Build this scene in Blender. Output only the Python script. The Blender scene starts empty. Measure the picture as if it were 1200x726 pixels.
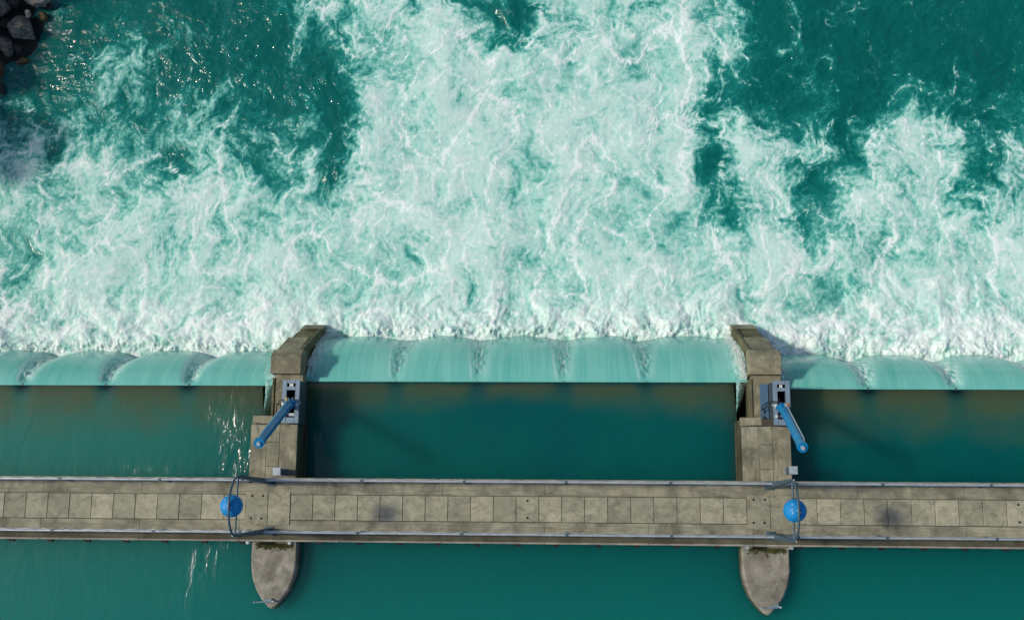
import bpy, bmesh, math, random
import numpy as np
from mathutils import Vector, Matrix, Euler
random.seed(7)
S = bpy.context.scene
COL = S.collection

# ------------------------------------------------------------------ camera
FPX = 1250.0                                   # focal length in pixels of a 1200 wide frame
CAM = (2.927, 0.006, 42.676)
ROT = (0.184696, 0.051262, 0.008268)
cd = bpy.data.cameras.new('camera'); cam = bpy.data.objects.new('camera', cd); COL.objects.link(cam)
cd.sensor_width = 36.0; cd.sensor_fit = 'HORIZONTAL'; cd.lens = 36.0*FPX/1200.0
cd.clip_start = 0.5; cd.clip_end = 3000
cam.location = CAM; cam.rotation_euler = ROT
S.camera = cam
CAM_R = [list(r) for r in Euler(ROT).to_matrix()]

# ------------------------------------------------------------------ light
SUN_EL = math.radians(46.0); SUN_AZ = math.radians(177.0)      # azimuth counted from +X towards +Y
w = bpy.data.worlds.new("World"); S.world = w; w.use_nodes = True
nt = w.node_tree; bg = nt.nodes['Background']
sky = nt.nodes.new('ShaderNodeTexSky'); sky.sky_type = 'NISHITA'; sky.sun_disc = False
sky.sun_elevation = SUN_EL; sky.sun_rotation = math.pi/2-SUN_AZ
nt.links.new(sky.outputs['Color'], bg.inputs['Color']); bg.inputs['Strength'].default_value = 0.105; sky.dust_density = 1.8; sky.ozone_density = 2.0; sky.air_density = 0.9
ld = bpy.data.lights.new('sun', 'SUN'); ld.energy = 2.55; ld.angle = math.radians(4.5); ld.color = (1.0, .945, .80)
sun = bpy.data.objects.new('sun', ld); COL.objects.link(sun)
sv = Vector((math.cos(SUN_EL)*math.cos(SUN_AZ), math.cos(SUN_EL)*math.sin(SUN_AZ), math.sin(SUN_EL)))
sun.rotation_euler = sv.to_track_quat('Z', 'Y').to_euler(); sun.location = sv*60
S.view_settings.view_transform = 'Standard'; S.view_settings.look = 'None'
S.view_settings.exposure = 0.0; S.view_settings.gamma = 1.0; S.view_settings.use_curve_mapping = False
S.cycles.max_bounces = 6; S.cycles.diffuse_bounces = 3; S.cycles.glossy_bounces = 3
S.cycles.sample_clamp_indirect = 4.0

# ------------------------------------------------------------------ levels (metres, bridge walkway = 0)
ZH = -1.6      # headwater
ZT = -5.1      # tailwater
PIER_X = (-8.93, 10.76)

# ------------------------------------------------------------------ helpers
class MB:
    """collects shapes for ONE mesh object"""
    def __init__(s): s.v = []; s.f = []; s.sm = []
    def add(s, v, f, smooth=False):
        b = len(s.v); s.v += [tuple(p) for p in v]; s.f += [tuple(i+b for i in q) for q in f]; s.sm += [smooth]*len(f)
    def box(s, c, d, rot=None, ch=0.0):
        """box with the four top edges and uprights chamfered by ch"""
        x, y, z = d[0]/2, d[1]/2, d[2]/2
        if ch <= 0:
            v = [(-x,-y,-z),(x,-y,-z),(x,y,-z),(-x,y,-z),(-x,-y,z),(x,-y,z),(x,y,z),(-x,y,z)]
            f = [(0,3,2,1),(4,5,6,7),(0,1,5,4),(1,2,6,5),(2,3,7,6),(3,0,4,7)]
        else:
            v = [(-x,-y,-z),(x,-y,-z),(x,y,-z),(-x,y,-z),(-x,-y,z-ch),(x,-y,z-ch),(x,y,z-ch),(-x,y,z-ch),
                 (-x+ch,-y+ch,z),(x-ch,-y+ch,z),(x-ch,y-ch,z),(-x+ch,y-ch,z)]
            f = [(0,3,2,1),(8,9,10,11),(0,1,5,4),(1,2,6,5),(2,3,7,6),(3,0,4,7),(4,5,9,8),(5,6,10,9),(6,7,11,10),(7,4,8,11)]
        M = rot.to_matrix() if isinstance(rot, Euler) else (rot or Matrix.Identity(3))
        s.add([M @ Vector(p)+Vector(c) for p in v], f)
        return s
    def span(s, a, b, ch=0.0):
        return s.box([(a[i]+b[i])/2 for i in range(3)], [abs(b[i]-a[i]) for i in range(3)], None, ch)
    def tube(s, pts, r, n=8, r2=None, cap=True):
        pts = [Vector(p) for p in pts]; m = len(pts); up = Vector((0,0,1)); rings = []
        for i, p in enumerate(pts):
            d = (pts[min(i+1, m-1)]-pts[max(i-1, 0)]).normalized()
            a = d.cross(up)
            if a.length < 1e-3: a = d.cross(Vector((0,1,0)))
            a.normalize(); b = a.cross(d)
            rr = r if r2 is None else r+(r2-r)*i/(m-1)
            rings.append([p+(a*math.cos(t)+b*math.sin(t))*rr for t in [2*math.pi*k/n for k in range(n)]])
        v = [q for R in rings for q in R]
        f = [(i*n+k, (i+1)*n+k, (i+1)*n+(k+1) % n, i*n+(k+1) % n) for i in range(m-1) for k in range(n)]
        s.add(v, f, True)
        if cap: s.add(rings[0], [tuple(range(n))]); s.add(rings[-1], [tuple(range(n-1, -1, -1))])
        return s
    def prism(s, poly, z0, z1, ch=0.0):
        """upright prism over a counter-clockwise outline; z1 may be a list of heights"""
        n = len(poly); zt = z1 if isinstance(z1, (list, tuple)) else [z1]*n
        cx = sum(p[0] for p in poly)/n; cy = sum(p[1] for p in poly)/n
        v = [(p[0], p[1], z0) for p in poly]+[(p[0], p[1], zt[i]-ch) for i, p in enumerate(poly)]
        f = [tuple(range(n-1, -1, -1))]+[(i, (i+1) % n, n+(i+1) % n, n+i) for i in range(n)]
        if ch > 0:
            for i, p in enumerate(poly):
                d = Vector((cx-p[0], cy-p[1])); d = d.normalized()*ch*1.3
                v.append((p[0]+d.x, p[1]+d.y, zt[i]))
            f += [(n+i, n+(i+1) % n, 2*n+(i+1) % n, 2*n+i) for i in range(n)]; f.append(tuple(range(2*n, 3*n)))
        else: f.append(tuple(range(n, 2*n)))
        s.add(v, f); return s
    def cyl(s, a, b, r, n=16, r2=None): return s.tube([a, b], r, n, r2)
    def build(s, name, mt, parent=None, loc=None, data_only=False):
        me = bpy.data.meshes.new(name); me.from_pydata(s.v, [], s.f)
        me.polygons.foreach_set('use_smooth', s.sm); me.materials.append(mt); me.update()
        if data_only: return me
        return link(name, me, parent, loc)

def link(name, me, parent=None, loc=None):
    o = bpy.data.objects.new(name, me); COL.objects.link(o)
    if loc is not None: o.location = loc
    if parent is not None: o.parent = parent
    return o
def thing(name, label, cat, loc=(0,0,0), group=None):
    o = bpy.data.objects.new(name, None); COL.objects.link(o); o.location = loc; o.empty_display_size = .3
    return tag(o, label, cat, group)
def tag(o, label=None, cat=None, group=None, kind=None):
    if label: o['label'] = label
    if cat: o['category'] = cat
    if group: o['group'] = group
    if kind: o['kind'] = kind
    return o
def unproject(u, v, z):
    """plan position (X, Y) of an image pixel at height z"""
    R = Euler(ROT).to_matrix(); d = R @ Vector(((u-600)/FPX, (363-v)/FPX, -1.0)); t = (z-CAM[2])/d.z
    return CAM[0]+d.x*t, CAM[1]+d.y*t

# ------------------------------------------------------------------ materials
def mat(name):
    m = bpy.data.materials.new(name); m.use_nodes = True
    n = m.node_tree.nodes; return m, m.node_tree, n, m.node_tree.links, n['Principled BSDF']
def noise(t, vec, scale, detail=4, rough=.55, dist=0.0):
    n = t.nodes.new('ShaderNodeTexNoise'); n.inputs['Scale'].default_value = scale
    n.inputs['Detail'].default_value = detail; n.inputs['Roughness'].default_value = rough; n.inputs['Distortion'].default_value = dist
    if vec is not None: t.links.new(vec, n.inputs['Vector'])
    return n.outputs['Fac']
def ramp(t, fac, stops):
    r = t.nodes.new('ShaderNodeValToRGB'); e = r.color_ramp.elements
    while len(e) < len(stops): e.new(.5)
    for i, (p, c) in enumerate(stops):
        e[i].position = p; e[i].color = (c, c, c, 1) if not isinstance(c, tuple) else (*c, 1)
    t.links.new(fac, r.inputs['Fac']); return r.outputs['Color']
def mix(t, a, b, fac, mode='MIX'):
    n = t.nodes.new('ShaderNodeMix'); n.data_type = 'RGBA'; n.blend_type = mode
    for s, v in ((n.inputs['A'], a), (n.inputs['B'], b)):
        if isinstance(v, tuple): s.default_value = (*v, 1)
        else: t.links.new(v, s)
    if isinstance(fac, (int, float)): n.inputs['Factor'].default_value = fac
    else: t.links.new(fac, n.inputs['Factor'])
    return n.outputs['Result']
def mth(t, op, a, b=0.0, clamp=False):
    n = t.nodes.new('ShaderNodeMath'); n.operation = op; n.use_clamp = clamp
    for i, v in enumerate((a, b)):
        if isinstance(v, (int, float)): n.inputs[i].default_value = v
        else: t.links.new(v, n.inputs[i])
    return n.outputs[0]
def bump(t, h, dist, strength=1.0, nrm=None):
    b = t.nodes.new('ShaderNodeBump'); b.inputs['Distance'].default_value = dist; b.inputs['Strength'].default_value = strength
    t.links.new(h, b.inputs['Height'])
    if nrm is not None: t.links.new(nrm, b.inputs['Normal'])
    return b.outputs['Normal']
def geo(t): return t.nodes.new('ShaderNodeNewGeometry').outputs['Position']
def mapped(t, vec, scale):
    m = t.nodes.new('ShaderNodeMapping'); m.inputs['Scale'].default_value = scale
    t.links.new(vec, m.inputs['Vector']); return m.outputs['Vector']
def attr(t, name):
    a = t.nodes.new('ShaderNodeAttribute'); a.attribute_name = name; return a

def concrete(name, base, dark, streak=(1,1,1), moss=0.0, per_object=0.0, rough=.9):
    m, t, n, L, B = mat(name); P = geo(t)
    c = mix(t, dark, base, ramp(t, noise(t, P, 1.1, 5, .6, .4), [(.36, 0.0), (.62, 1.0)]))
    c = mix(t, c, tuple(x*.62 for x in base), ramp(t, noise(t, mapped(t, P, streak), 3.2, 6, .7), [(.50, 0.0), (.72, .8)]))
    c = mix(t, c, tuple(min(1, x*1.35) for x in base), ramp(t, noise(t, P, 5.5, 5, .7, .6), [(.56, 0.0), (.72, .5)]))
    c = mix(t, c, tuple(x*.35 for x in base), ramp(t, noise(t, P, 22, 4, .8), [(.54, 0.0), (.70, .7)]))
    c = mix(t, c, tuple(x*.45 for x in base), ramp(t, noise(t, mapped(t, P, streak), 1.7, 7, .75, 1.2), [(.47, 0.0), (.63, .80)]))
    c = mix(t, c, tuple(min(1, x*1.3) for x in base), ramp(t, noise(t, P, 45, 2, .7), [(.56, 0.0), (.72, .6)]))
    if moss > 0:
        c = mix(t, c, (.055, .075, .02), mth(t, 'MULTIPLY', ramp(t, noise(t, P, 2.3, 5, .65), [(.52, 0.0), (.66, 1.0)]), moss))
    if per_object > 0:
        oi = t.nodes.new('ShaderNodeObjectInfo')
        g = t.nodes.new('ShaderNodeMapRange'); g.inputs['To Min'].default_value = 1-per_object; g.inputs['To Max'].default_value = 1+per_object
        L.new(oi.outputs['Random'], g.inputs['Value'])
        cc = t.nodes.new('ShaderNodeCombineColor'); [L.new(g.outputs[0], cc.inputs[i]) for i in range(3)]
        c = mix(t, c, cc.outputs[0], 1.0, 'MULTIPLY')
    L.new(c, B.inputs['Base Color']); B.inputs['Roughness'].default_value = rough; B.inputs['Specular IOR Level'].default_value = .3
    h = mth(t, 'ADD', noise(t, P, 9, 6, .7), mth(t, 'MULTIPLY', noise(t, P, 60, 3, .7), .5))
    L.new(bump(t, h, .02, .8), B.inputs['Normal'])
    return m
def metal(name, col, rough=.45, metallic=0.0, wear=.25, spec=.5, wearcol=(.16,.11,.07)):
    m, t, n, L, B = mat(name); P = geo(t)
    c = mix(t, col, tuple(x*.7 for x in col), ramp(t, noise(t, P, 3.5, 4, .6), [(.4, 0.0), (.7, .8)]))
    c = mix(t, c, wearcol, mth(t, 'MULTIPLY', ramp(t, noise(t, P, 14, 5, .7), [(.58, 0.0), (.68, 1.0)]), wear))
    L.new(c, B.inputs['Base Color']); B.inputs['Metallic'].default_value = metallic
    B.inputs['Specular IOR Level'].default_value = spec
    L.new(ramp(t, noise(t, P, 8, 4), [(.3, rough*.8), (.7, min(1, rough*1.25))]), B.inputs['Roughness'])
    L.new(bump(t, noise(t, P, 30, 4), .004, .5), B.inputs['Normal'])
    return m
M = {}
M['slab'] = concrete('slab_concrete', (.41,.385,.275), (.32,.30,.215), (1,1.2,1), 0, .21)
M['edge'] = concrete('edge_concrete', (.375,.35,.25), (.13,.12,.085), (.22,3.5,1))
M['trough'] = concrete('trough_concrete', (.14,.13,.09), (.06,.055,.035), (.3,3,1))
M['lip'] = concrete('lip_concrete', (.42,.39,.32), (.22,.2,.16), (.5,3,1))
M['pier'] = concrete('pier_concrete', (.36,.335,.235), (.125,.115,.075), (2.5,.6,1))
M['pierside'] = concrete('wet_shaded_pier_concrete', (.11,.10,.06), (.04,.04,.025), (1,1,.4), .8, 0, .5)  # wet mossy sides, base also darkened to paint in the shaded face
M['block'] = concrete('block_concrete', (.355,.325,.22), (.11,.10,.065), (1,1,1), .12)
M['tail'] = concrete('tail_concrete', (.20,.18,.105), (.07,.065,.035), (1,1,1), .55)
M['nose'] = concrete('nose_concrete', (.40,.37,.305), (.14,.125,.095), (1,.8,1))
M['galv'] = metal('galvanised_steel', (.52,.56,.58), .4, .35, .15)
M['mast'] = metal('painted_mast_steel', (.055,.10,.13), .5, 0, .15)
M['frame'] = metal('grey_blue_painted_steel', (.20,.28,.35), .5, 0, .25)
M['sideplate'] = metal('blue_side_plate', (.07,.15,.24), .5, 0, .3)
M['bluecyl'] = metal('blue_cylinder_paint', (.0,.20,.45), .3, 0, .05, .5, (.02,.08,.15))
M['blueball'] = metal('blue_ball_paint', (.002,.25,.62), .62, 0, .03, .5, (.01,.09,.3))
M['dark'] = metal('dark_rusty_steel', (.007,.011,.011), .8, 0, 0)
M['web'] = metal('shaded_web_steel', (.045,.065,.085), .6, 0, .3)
M['rubber'] = metal('black_hose_rubber', (.015,.015,.017), .5, 0, 0)
M['white'] = metal('white_painted_steel', (.7,.7,.66), .4, 0, .1)
M['yellow'] = metal('yellow_fitting', (.6,.42,.06), .5, 0, .1)
M['orange'] = metal('rust_orange_fitting', (.42,.17,.05), .6, 0, .1)
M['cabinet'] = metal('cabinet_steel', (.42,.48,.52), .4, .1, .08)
M['gate'] = metal('gate_skin_steel', (.10,.085,.05), .7, 0, .6)
# ---- noise toolkit (numpy) ----
def lattice(ix, iy, seed):
    h = (ix.astype(np.int64)*374761393 + iy.astype(np.int64)*668265263 + seed*974634777) & 0xffffffff
    h = ((h ^ (h >> 13))*1274126177) & 0xffffffff
    return ((h ^ (h >> 16)) & 0xffff).astype(np.float32)*np.float32(2*math.pi/65536.0)

def perlin(x, y, seed=0):
    x0 = np.floor(x); y0 = np.floor(y)
    fx = (x-x0).astype(np.float32); fy = (y-y0).astype(np.float32)
    ix = x0.astype(np.int64); iy = y0.astype(np.int64)
    u = fx*fx*fx*(fx*(fx*6-15)+10); v = fy*fy*fy*(fy*(fy*6-15)+10)
    # gradient table keyed on the bounding lattice, then gathered
    mx, my = ix.min(), iy.min()
    gx, gy = np.meshgrid(np.arange(mx, ix.max()+2), np.arange(my, iy.max()+2))
    a = lattice(gx, gy, seed); ca = np.cos(a); sa = np.sin(a)
    jx = ix-mx; jy = iy-my
    def g(dx, dy):
        return ca[jy+dy, jx+dx]*(fx-dx) + sa[jy+dy, jx+dx]*(fy-dy)
    n0 = g(0, 0)*(1-u) + g(1, 0)*u
    n1 = g(0, 1)*(1-u) + g(1, 1)*u
    return (n0*(1-v) + n1*v)*1.5

def fbm(x, y, seed, octaves=4, gain=.5):
    s = 0; a = 1; t = 0
    for k in range(octaves):
        s = s + a*perlin(x*2**k, y*2**k, seed+17*k); t += a; a *= gain
    return s/t

def ridge(x, y, seed, p=3.0):
    return np.clip(1-np.abs(perlin(x, y, seed))*2.2, 0, 1)**p

def sstep(a, b, x):
    t = np.clip((x-a)/(b-a), 0, 1)
    return t*t*(3-2*t)

# ---- the tailwater: where the foam lies, read off in image coordinates ----
FOAM_ROWS = {   # photo row: coverage 0..9 every 50 columns
 0:   [0,0,1,2,1,1,1,3,7,9,8,5,5,8,9,9,9,6,1,0,0,0,0,0,0],
 40:  [0,0,1,3,1,1,1,2,6,8,9,7,6,8,9,9,9,5,1,0,0,0,0,0,0],
 80:  [0,1,2,4,2,1,2,1,4,8,9,9,9,9,9,9,9,6,1,1,0,2,1,1,1],
 120: [3,1,4,4,4,4,3,2,5,9,9,9,9,9,9,9,9,5,2,2,1,4,3,2,4],
 160: [5,5,6,7,6,6,4,5,6,9,9,9,9,9,9,9,9,6,5,4,3,6,7,4,6],
 200: [7,7,8,6,6,7,7,6,6,9,9,9,9,9,9,9,9,4,8,5,6,8,8,5,6],
 240: [8,8,8,8,8,8,8,8,8,9,9,9,9,9,9,9,9,7,8,6,8,9,8,7,7],
 280: [7,8,8,8,8,8,8,8,9,9,9,9,9,9,9,9,9,8,9,7,7,8,8,8,8],
 320: [7,8,9,9,9,9,9,9,9,9,9,9,9,9,9,9,9,9,9,8,7,9,9,9,9],
 360: [8,9,9,9,9,9,9,9,9,9,9,9,9,9,9,9,9,9,9,9,9,9,9,9,9],
 400: [9]*25,
 440: [9]*25 }
# eddies and clear windows: (image column, image row, radius across, radius along, amount)
WINDOWS = [(600,18,34,18,-5),(380,90,16,24,-3),(392,140,16,56,-4),(386,205,20,26,-3.6),(832,170,16,74,-3.6),(858,250,26,30,-3.0),
 (545,335,10,30,-2.2),(208,178,20,18,-3.5),(170,150,16,14,-2.5),(62,182,12,30,-3.4),(1006,325,8,26,-2.5),(1150,205,30,34,-2.2),(972,235,22,24,-1.6),
 (960,190,24,22,-2.2),(690,30,40,18,-1.5),(300,190,20,20,-2),(125,90,13,30,1.8),(160,60,10,40,2.5),(940,175,36,10,3.5),(872,190,20,50,3),
 (1070,150,26,30,3),(1090,190,40,14,2),(60,130,30,40,1.5),(20,250,30,30,-.6),(920,58,10,5,5),(900,130,10,10,3),(480,10,14,14,-3),(760,10,30,10,-3),
 (850,40,12,30,2), (350,60,14,30,2),(360,20,18,20,2)]

def image_px(X, Y, z=ZT):
    """image pixel coordinates of a point of the river surface, projected through the camera"""
    dx = X-CAM[0]; dy = Y-CAM[1]; dz = z-CAM[2]
    R = CAM_R
    qx = dx*R[0][0]+dy*R[1][0]+dz*R[2][0]; qy = dx*R[0][1]+dy*R[1][1]+dz*R[2][1]; qz = dx*R[0][2]+dy*R[1][2]+dz*R[2][2]
    return 600+FPX*qx/-qz, 363-FPX*qy/-qz

def coverage(u, v):
    rows = sorted(FOAM_ROWS); T = np.array([FOAM_ROWS[r] for r in rows], dtype=np.float32)
    gu = np.clip(u/50.0, 0, 23.999); gv = np.clip(v/40.0, 0, len(rows)-1.001)
    i = gu.astype(int); j = gv.astype(int); a = gu-i; b = gv-j
    a = a*a*(3-2*a); b = b*b*(3-2*b)
    c = (T[j, i]*(1-a)+T[j, i+1]*a)*(1-b) + (T[j+1, i]*(1-a)+T[j+1, i+1]*a)*b
    for (cu, cv, ru, rv, amt) in WINDOWS:
        c = c + amt*np.exp(-((u-cu)/ru)**2-((v-cv)/rv)**2)
    return np.clip(c/9.0, .07, 1)

def foam_fields(X, Y):
    """stirred foam: coordinates carried back through a field of eddies, so that threads get drawn out"""
    X = X.astype(np.float32); Y = Y.astype(np.float32)
    eps = .04
    def vel(x, y):
        vx = 0; vy = 0
        for s, a, sd in ((4.2, .60, 5), (1.9, .46, 9), (.85, .22, 13), (.40, .07, 21)):
            # curl of a stream function, scale s metres
            p0 = perlin(x/s, y/s, sd)
            vx = vx + a*(perlin(x/s, (y+eps*s)/s, sd)-p0)/eps
            vy = vy - a*(perlin((x+eps*s)/s, y/s, sd)-p0)/eps
        return vx, vy
    x, y = X, Y
    mids = []
    for k in range(5):
        vx, vy = vel(x, y)
        x = x-vx*.085; y = y-vy*.085
        if k == 1: mids.append((x, y))
    xm, ym = mids[0]
    u, v = image_px(X*.5+x*.5, Y*.5+y*.5)
    c = coverage(u, v)
    # threads at several sizes, in stirred coordinates, a little drawn out downstream
    f1 = fbm(X/.42, Y/.42, 71, 4, .6); f2 = fbm(X/.42+40, Y/.42, 73, 4, .6)     # small crinkle
    xk = xm+.16*f1; yk = ym+.16*f2
    xq = x+.07*f2; yq = y+.07*f1
    r0 = ridge(xk/3.4, yk/5.4, 91, 11); r1 = ridge(xk/1.7, yk/2.5, 101, 7); r2 = ridge(xk/.85, yk/1.2, 111, 5); r3 = ridge(xq/.45, yq/.6, 121, 3.5)
    r4 = ridge(xq/.23, yq/.29, 131, 2.5); r5 = ridge(X/.12+.6*f1, Y/.13+.6*f2, 141, 1.6)
    n0 = fbm(xm/4.2, ym/5.0, 191, 2); n1 = fbm(xq/1.7, yq/2.1, 201, 4); n2 = fbm(xq/.7, yq/.8, 211, 4, .6); n3 = fbm(X/.20+.5*f1, Y/.22, 231, 3, .55)
    lace = 1.0*r0*(.45+.4*r3+.3*r5) + .72*r1*(.40+.6*r3+.3*r5) + .55*r2*(.35+.6*r4+.25*r5) + .38*r3*(.45+.5*r5) + .24*r4*(.5+.5*r5) + .05*r5
    soft = c + .34*n1 + .34*n2 + .18*n3 + .30*(lace-.45)
    dense = sstep(.30, 1.12, c + .55*n0 + .45*n1 + .45*n2 + .30*n3 + .30*(lace-.4))
    aer = .64*sstep(.02, .95, soft) + .36*dense
    veil = np.clip(.12 + .6*n1 + .75*n2 + .6*n3 + .5*n0 + .35*(lace-.45), 0, 1)*sstep(.30, .9, c)
    wht = np.clip(lace*(.42+.52*c) - .40 + .22*n1 + .25*n2 + .26*n3 + .20*(c-.62), 0, 1)*1.35 + .52*veil
    wht = np.clip(wht, 0, 1)*sstep(.05, .5, c+.3*n1+.3*n2+.25*(lace-.5))
    toe = sstep(330, 405, v + 16*n1)          # boiling white where the sheets land
    return c, aer, wht, toe, (r1, r2, r3, r4, n0, n1, n2, n3, lace, v, u)

# ------------------------------------------------------------------ water meshes
def grid_mesh(name, X, Y, Z, attrs, mt, parent=None):
    """regular sheet; X, Y, Z are (rows, columns) arrays"""
    r, c = X.shape; n = r*c
    me = bpy.data.meshes.new(name)
    co = np.stack([X, Y, Z], -1).astype(np.float32).reshape(-1)
    me.vertices.add(n); me.vertices.foreach_set('co', co)
    i = np.arange(n).reshape(r, c); q = np.stack([i[:-1, :-1], i[:-1, 1:], i[1:, 1:], i[1:, :-1]], -1).reshape(-1, 4).astype(np.int32)
    m = len(q); me.loops.add(m*4); me.loops.foreach_set('vertex_index', q.reshape(-1))
    me.polygons.add(m); me.polygons.foreach_set('loop_start', (np.arange(m)*4).astype(np.int32))
    me.polygons.foreach_set('use_smooth', np.ones(m, dtype=bool))
    for k, a in attrs.items():
        at = me.attributes.new(k, 'FLOAT', 'POINT'); at.data.foreach_set('value', a.astype(np.float32).reshape(-1))
    me.materials.append(mt); me.update(calc_edges=True); me.validate()
    return link(name, me, parent)

# tailwater material: the foam attributes say how much air is in the water
def tail_material():
    m, t, n, L, B = mat('foaming_tailwater'); P = geo(t)
    aer = attr(t, 'aeration').outputs['Fac']; wh = attr(t, 'froth').outputs['Fac']
    fine = noise(t, P, 16, 5, .7, .6)
    a2 = mth(t, 'ADD', aer, mth(t, 'MULTIPLY', mth(t, 'SUBTRACT', fine, .5), mth(t, 'MULTIPLY', aer, .35)), True)
    c = ramp(t, a2, [(0.0, DEEP), (.30, (.010,.215,.185)), (.55, (.10,.42,.355)), (.80, (.32,.645,.56)), (1.0, (.52,.765,.69))])
    w2 = mth(t, 'ADD', wh, mth(t, 'MULTIPLY', mth(t, 'SUBTRACT', noise(t, P, 26, 4, .75, .5), .5), mth(t, 'MULTIPLY', wh, .7)), True)
    c = mix(t, c, (.86,.93,.90), w2)
    L.new(c, B.inputs['Base Color'])
    wet = mth(t, 'ADD', aer, wh, True)
    L.new(ramp(t, wet, [(0.0, .05), (.35, .35), (.8, .80)]), B.inputs['Roughness'])
    B.inputs['IOR'].default_value = 1.33
    calm = mth(t, 'SUBTRACT', 1.0, wet, True)
    rip = noise(t, mapped(t, P, (1.1, .8, 1)), 2.2, 4, .6, 1.0)
    rip2 = noise(t, mapped(t, P, (1.0, .8, 1)), 7, 3, .6, .8)
    chop = attr(t, 'chop').outputs['Fac']
    hh = mth(t, 'ADD', mth(t, 'MULTIPLY', rip, .15), mth(t, 'MULTIPLY', rip2, .055))
    B.inputs['Specular IOR Level'].default_value = 0.0
    L.new(mth(t, 'ADD', mth(t, 'MULTIPLY', calm, .95), .05), B.inputs['Coat Weight']); B.inputs['Coat IOR'].default_value = 1.35
    L.new(ramp(t, wet, [(0.0, .05), (.5, .4)]), B.inputs['Coat Roughness'])
    L.new(bump(t, mth(t, 'MULTIPLY', hh, chop), 1.0, 1.0), B.inputs['Coat Normal'])
    nrm = bump(t, mth(t, 'MULTIPLY', hh, chop), .35, .5)
    L.new(bump(t, mth(t, 'MULTIPLY', noise(t, P, 22, 4, .7), mth(t, 'ADD', mth(t, 'MULTIPLY', wet, .010), .004)), 1.0, .8, nrm), B.inputs['Normal'])
    return m
DEEP = (.0010, .115, .100)
M['tailwater'] = tail_material()

def head_material():
    m, t, n, L, B = mat('calm_headwater'); P = geo(t)
    sh = attr(t, 'shallow').outputs['Fac']; lee = attr(t, 'lee').outputs['Fac']
    big = noise(t, mapped(t, P, (1, .5, 1)), .22, 3, .5)
    c = mix(t, (.0, .098, .102), (.0, .122, .104), ramp(t, big, [(.35, 0.0), (.65, 1.0)]))
    sx = t.nodes.new('ShaderNodeSeparateXYZ'); L.new(P, sx.inputs[0])
    left_tone = t.nodes.new('ShaderNodeMapRange'); L.new(sx.outputs[0], left_tone.inputs['Value'])
    left_tone.inputs['From Min'].default_value = -7.0; left_tone.inputs['From Max'].default_value = -14.0
    c = mix(t, c, (.014, .185, .150), left_tone.outputs[0])  # water turns lighter towards the left bank
    near = t.nodes.new('ShaderNodeMapRange'); L.new(sx.outputs[1], near.inputs['Value'])
    near.inputs['From Min'].default_value = 1.0; near.inputs['From Max'].default_value = -5.0
    c = mix(t, c, (.004, .175, .150), mth(t, 'MULTIPLY', near.outputs[0], .9))
    c = mix(t, c, (.075, .125, .060), sh)
    c = mix(t, c, (.002, .018, .028), lee)
    L.new(c, B.inputs['Base Color']); B.inputs['Roughness'].default_value = .10; B.inputs['IOR'].default_value = 1.33
    B.inputs['Subsurface Weight'].default_value = 1.0; B.inputs['Subsurface Radius'].default_value = (1.5, 6.0, 6.0); B.inputs['Subsurface Scale'].default_value = 2.0
    chop = attr(t, 'chop').outputs['Fac']
    r1 = noise(t, mapped(t, P, (1.0, .45, 1)), 1.4, 4, .6, .8); r2 = noise(t, mapped(t, P, (1.0, .40, 1)), 8.5, 3, .6, 1.4)
    h = mth(t, 'ADD', mth(t, 'MULTIPLY', r1, mth(t, 'ADD', mth(t, 'MULTIPLY', chop, .03), .020)),
            mth(t, 'MULTIPLY', r2, mth(t, 'ADD', mth(t, 'MULTIPLY', chop, .017), .002)))
    B.inputs['Specular IOR Level'].default_value = 0.0; B.inputs['Coat Weight'].default_value = 1.0; B.inputs['Coat IOR'].default_value = 1.35
    B.inputs['Coat Roughness'].default_value = .03; L.new(bump(t, h, 1.0, 1.0), B.inputs['Coat Normal']); L.new(bump(t, mth(t, 'ADD', h, mth(t, 'MULTIPLY', noise(t, mapped(t, P, (1, .3, 1)), 3.2, 4, .6, 1.5), .03)), 1.0, .9), B.inputs['Normal'])
    return m
M['headwater'] = head_material()

def sheet_material():
    m, t, n, L, B = mat('falling_water_sheet'); P = geo(t)
    st = attr(t, 'streak').outputs['Fac']; wh = attr(t, 'froth').outputs['Fac']; tk = attr(t, 'thin').outputs['Fac']
    c = mix(t, (.095, .44, .38), (.31, .67, .57), st)
    c = mix(t, c, (.012, .20, .185), tk)
    c = mix(t, c, (.80, .88, .84), wh)
    L.new(c, B.inputs['Base Color'])
    L.new(ramp(t, wh, [(0.0, .16), (.6, .6)]), B.inputs['Roughness']); B.inputs['IOR'].default_value = 1.33
    L.new(bump(t, mth(t, 'MULTIPLY', noise(t, mapped(t, P, (1, .12, .12)), 15, 4, .6), .007), 1.0, .8), B.inputs['Normal'])
    return m
M['sheet'] = sheet_material()

# ---- the three bays: crest line, where the sheet lands, where the flow splitters stand
BAYS = [
    dict(x0=-30.0, x1=-9.27, yc=5.04, land=unproject(150, 409, ZT)[1], split=[-27.5, -24.0, -20.35, -16.72, -13.12]),
    dict(x0=-8.08, x1=10.38, yc=5.22, land=unproject(620, 391, ZT)[1], split=[-4.25, -.82, 2.75, 6.18]),
    dict(x0=11.64, x1=31.0, yc=4.95, land=unproject(1100, 414, ZT)[1], split=[15.25, 18.78, 22.3, 25.9, 29.4])]
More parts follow.
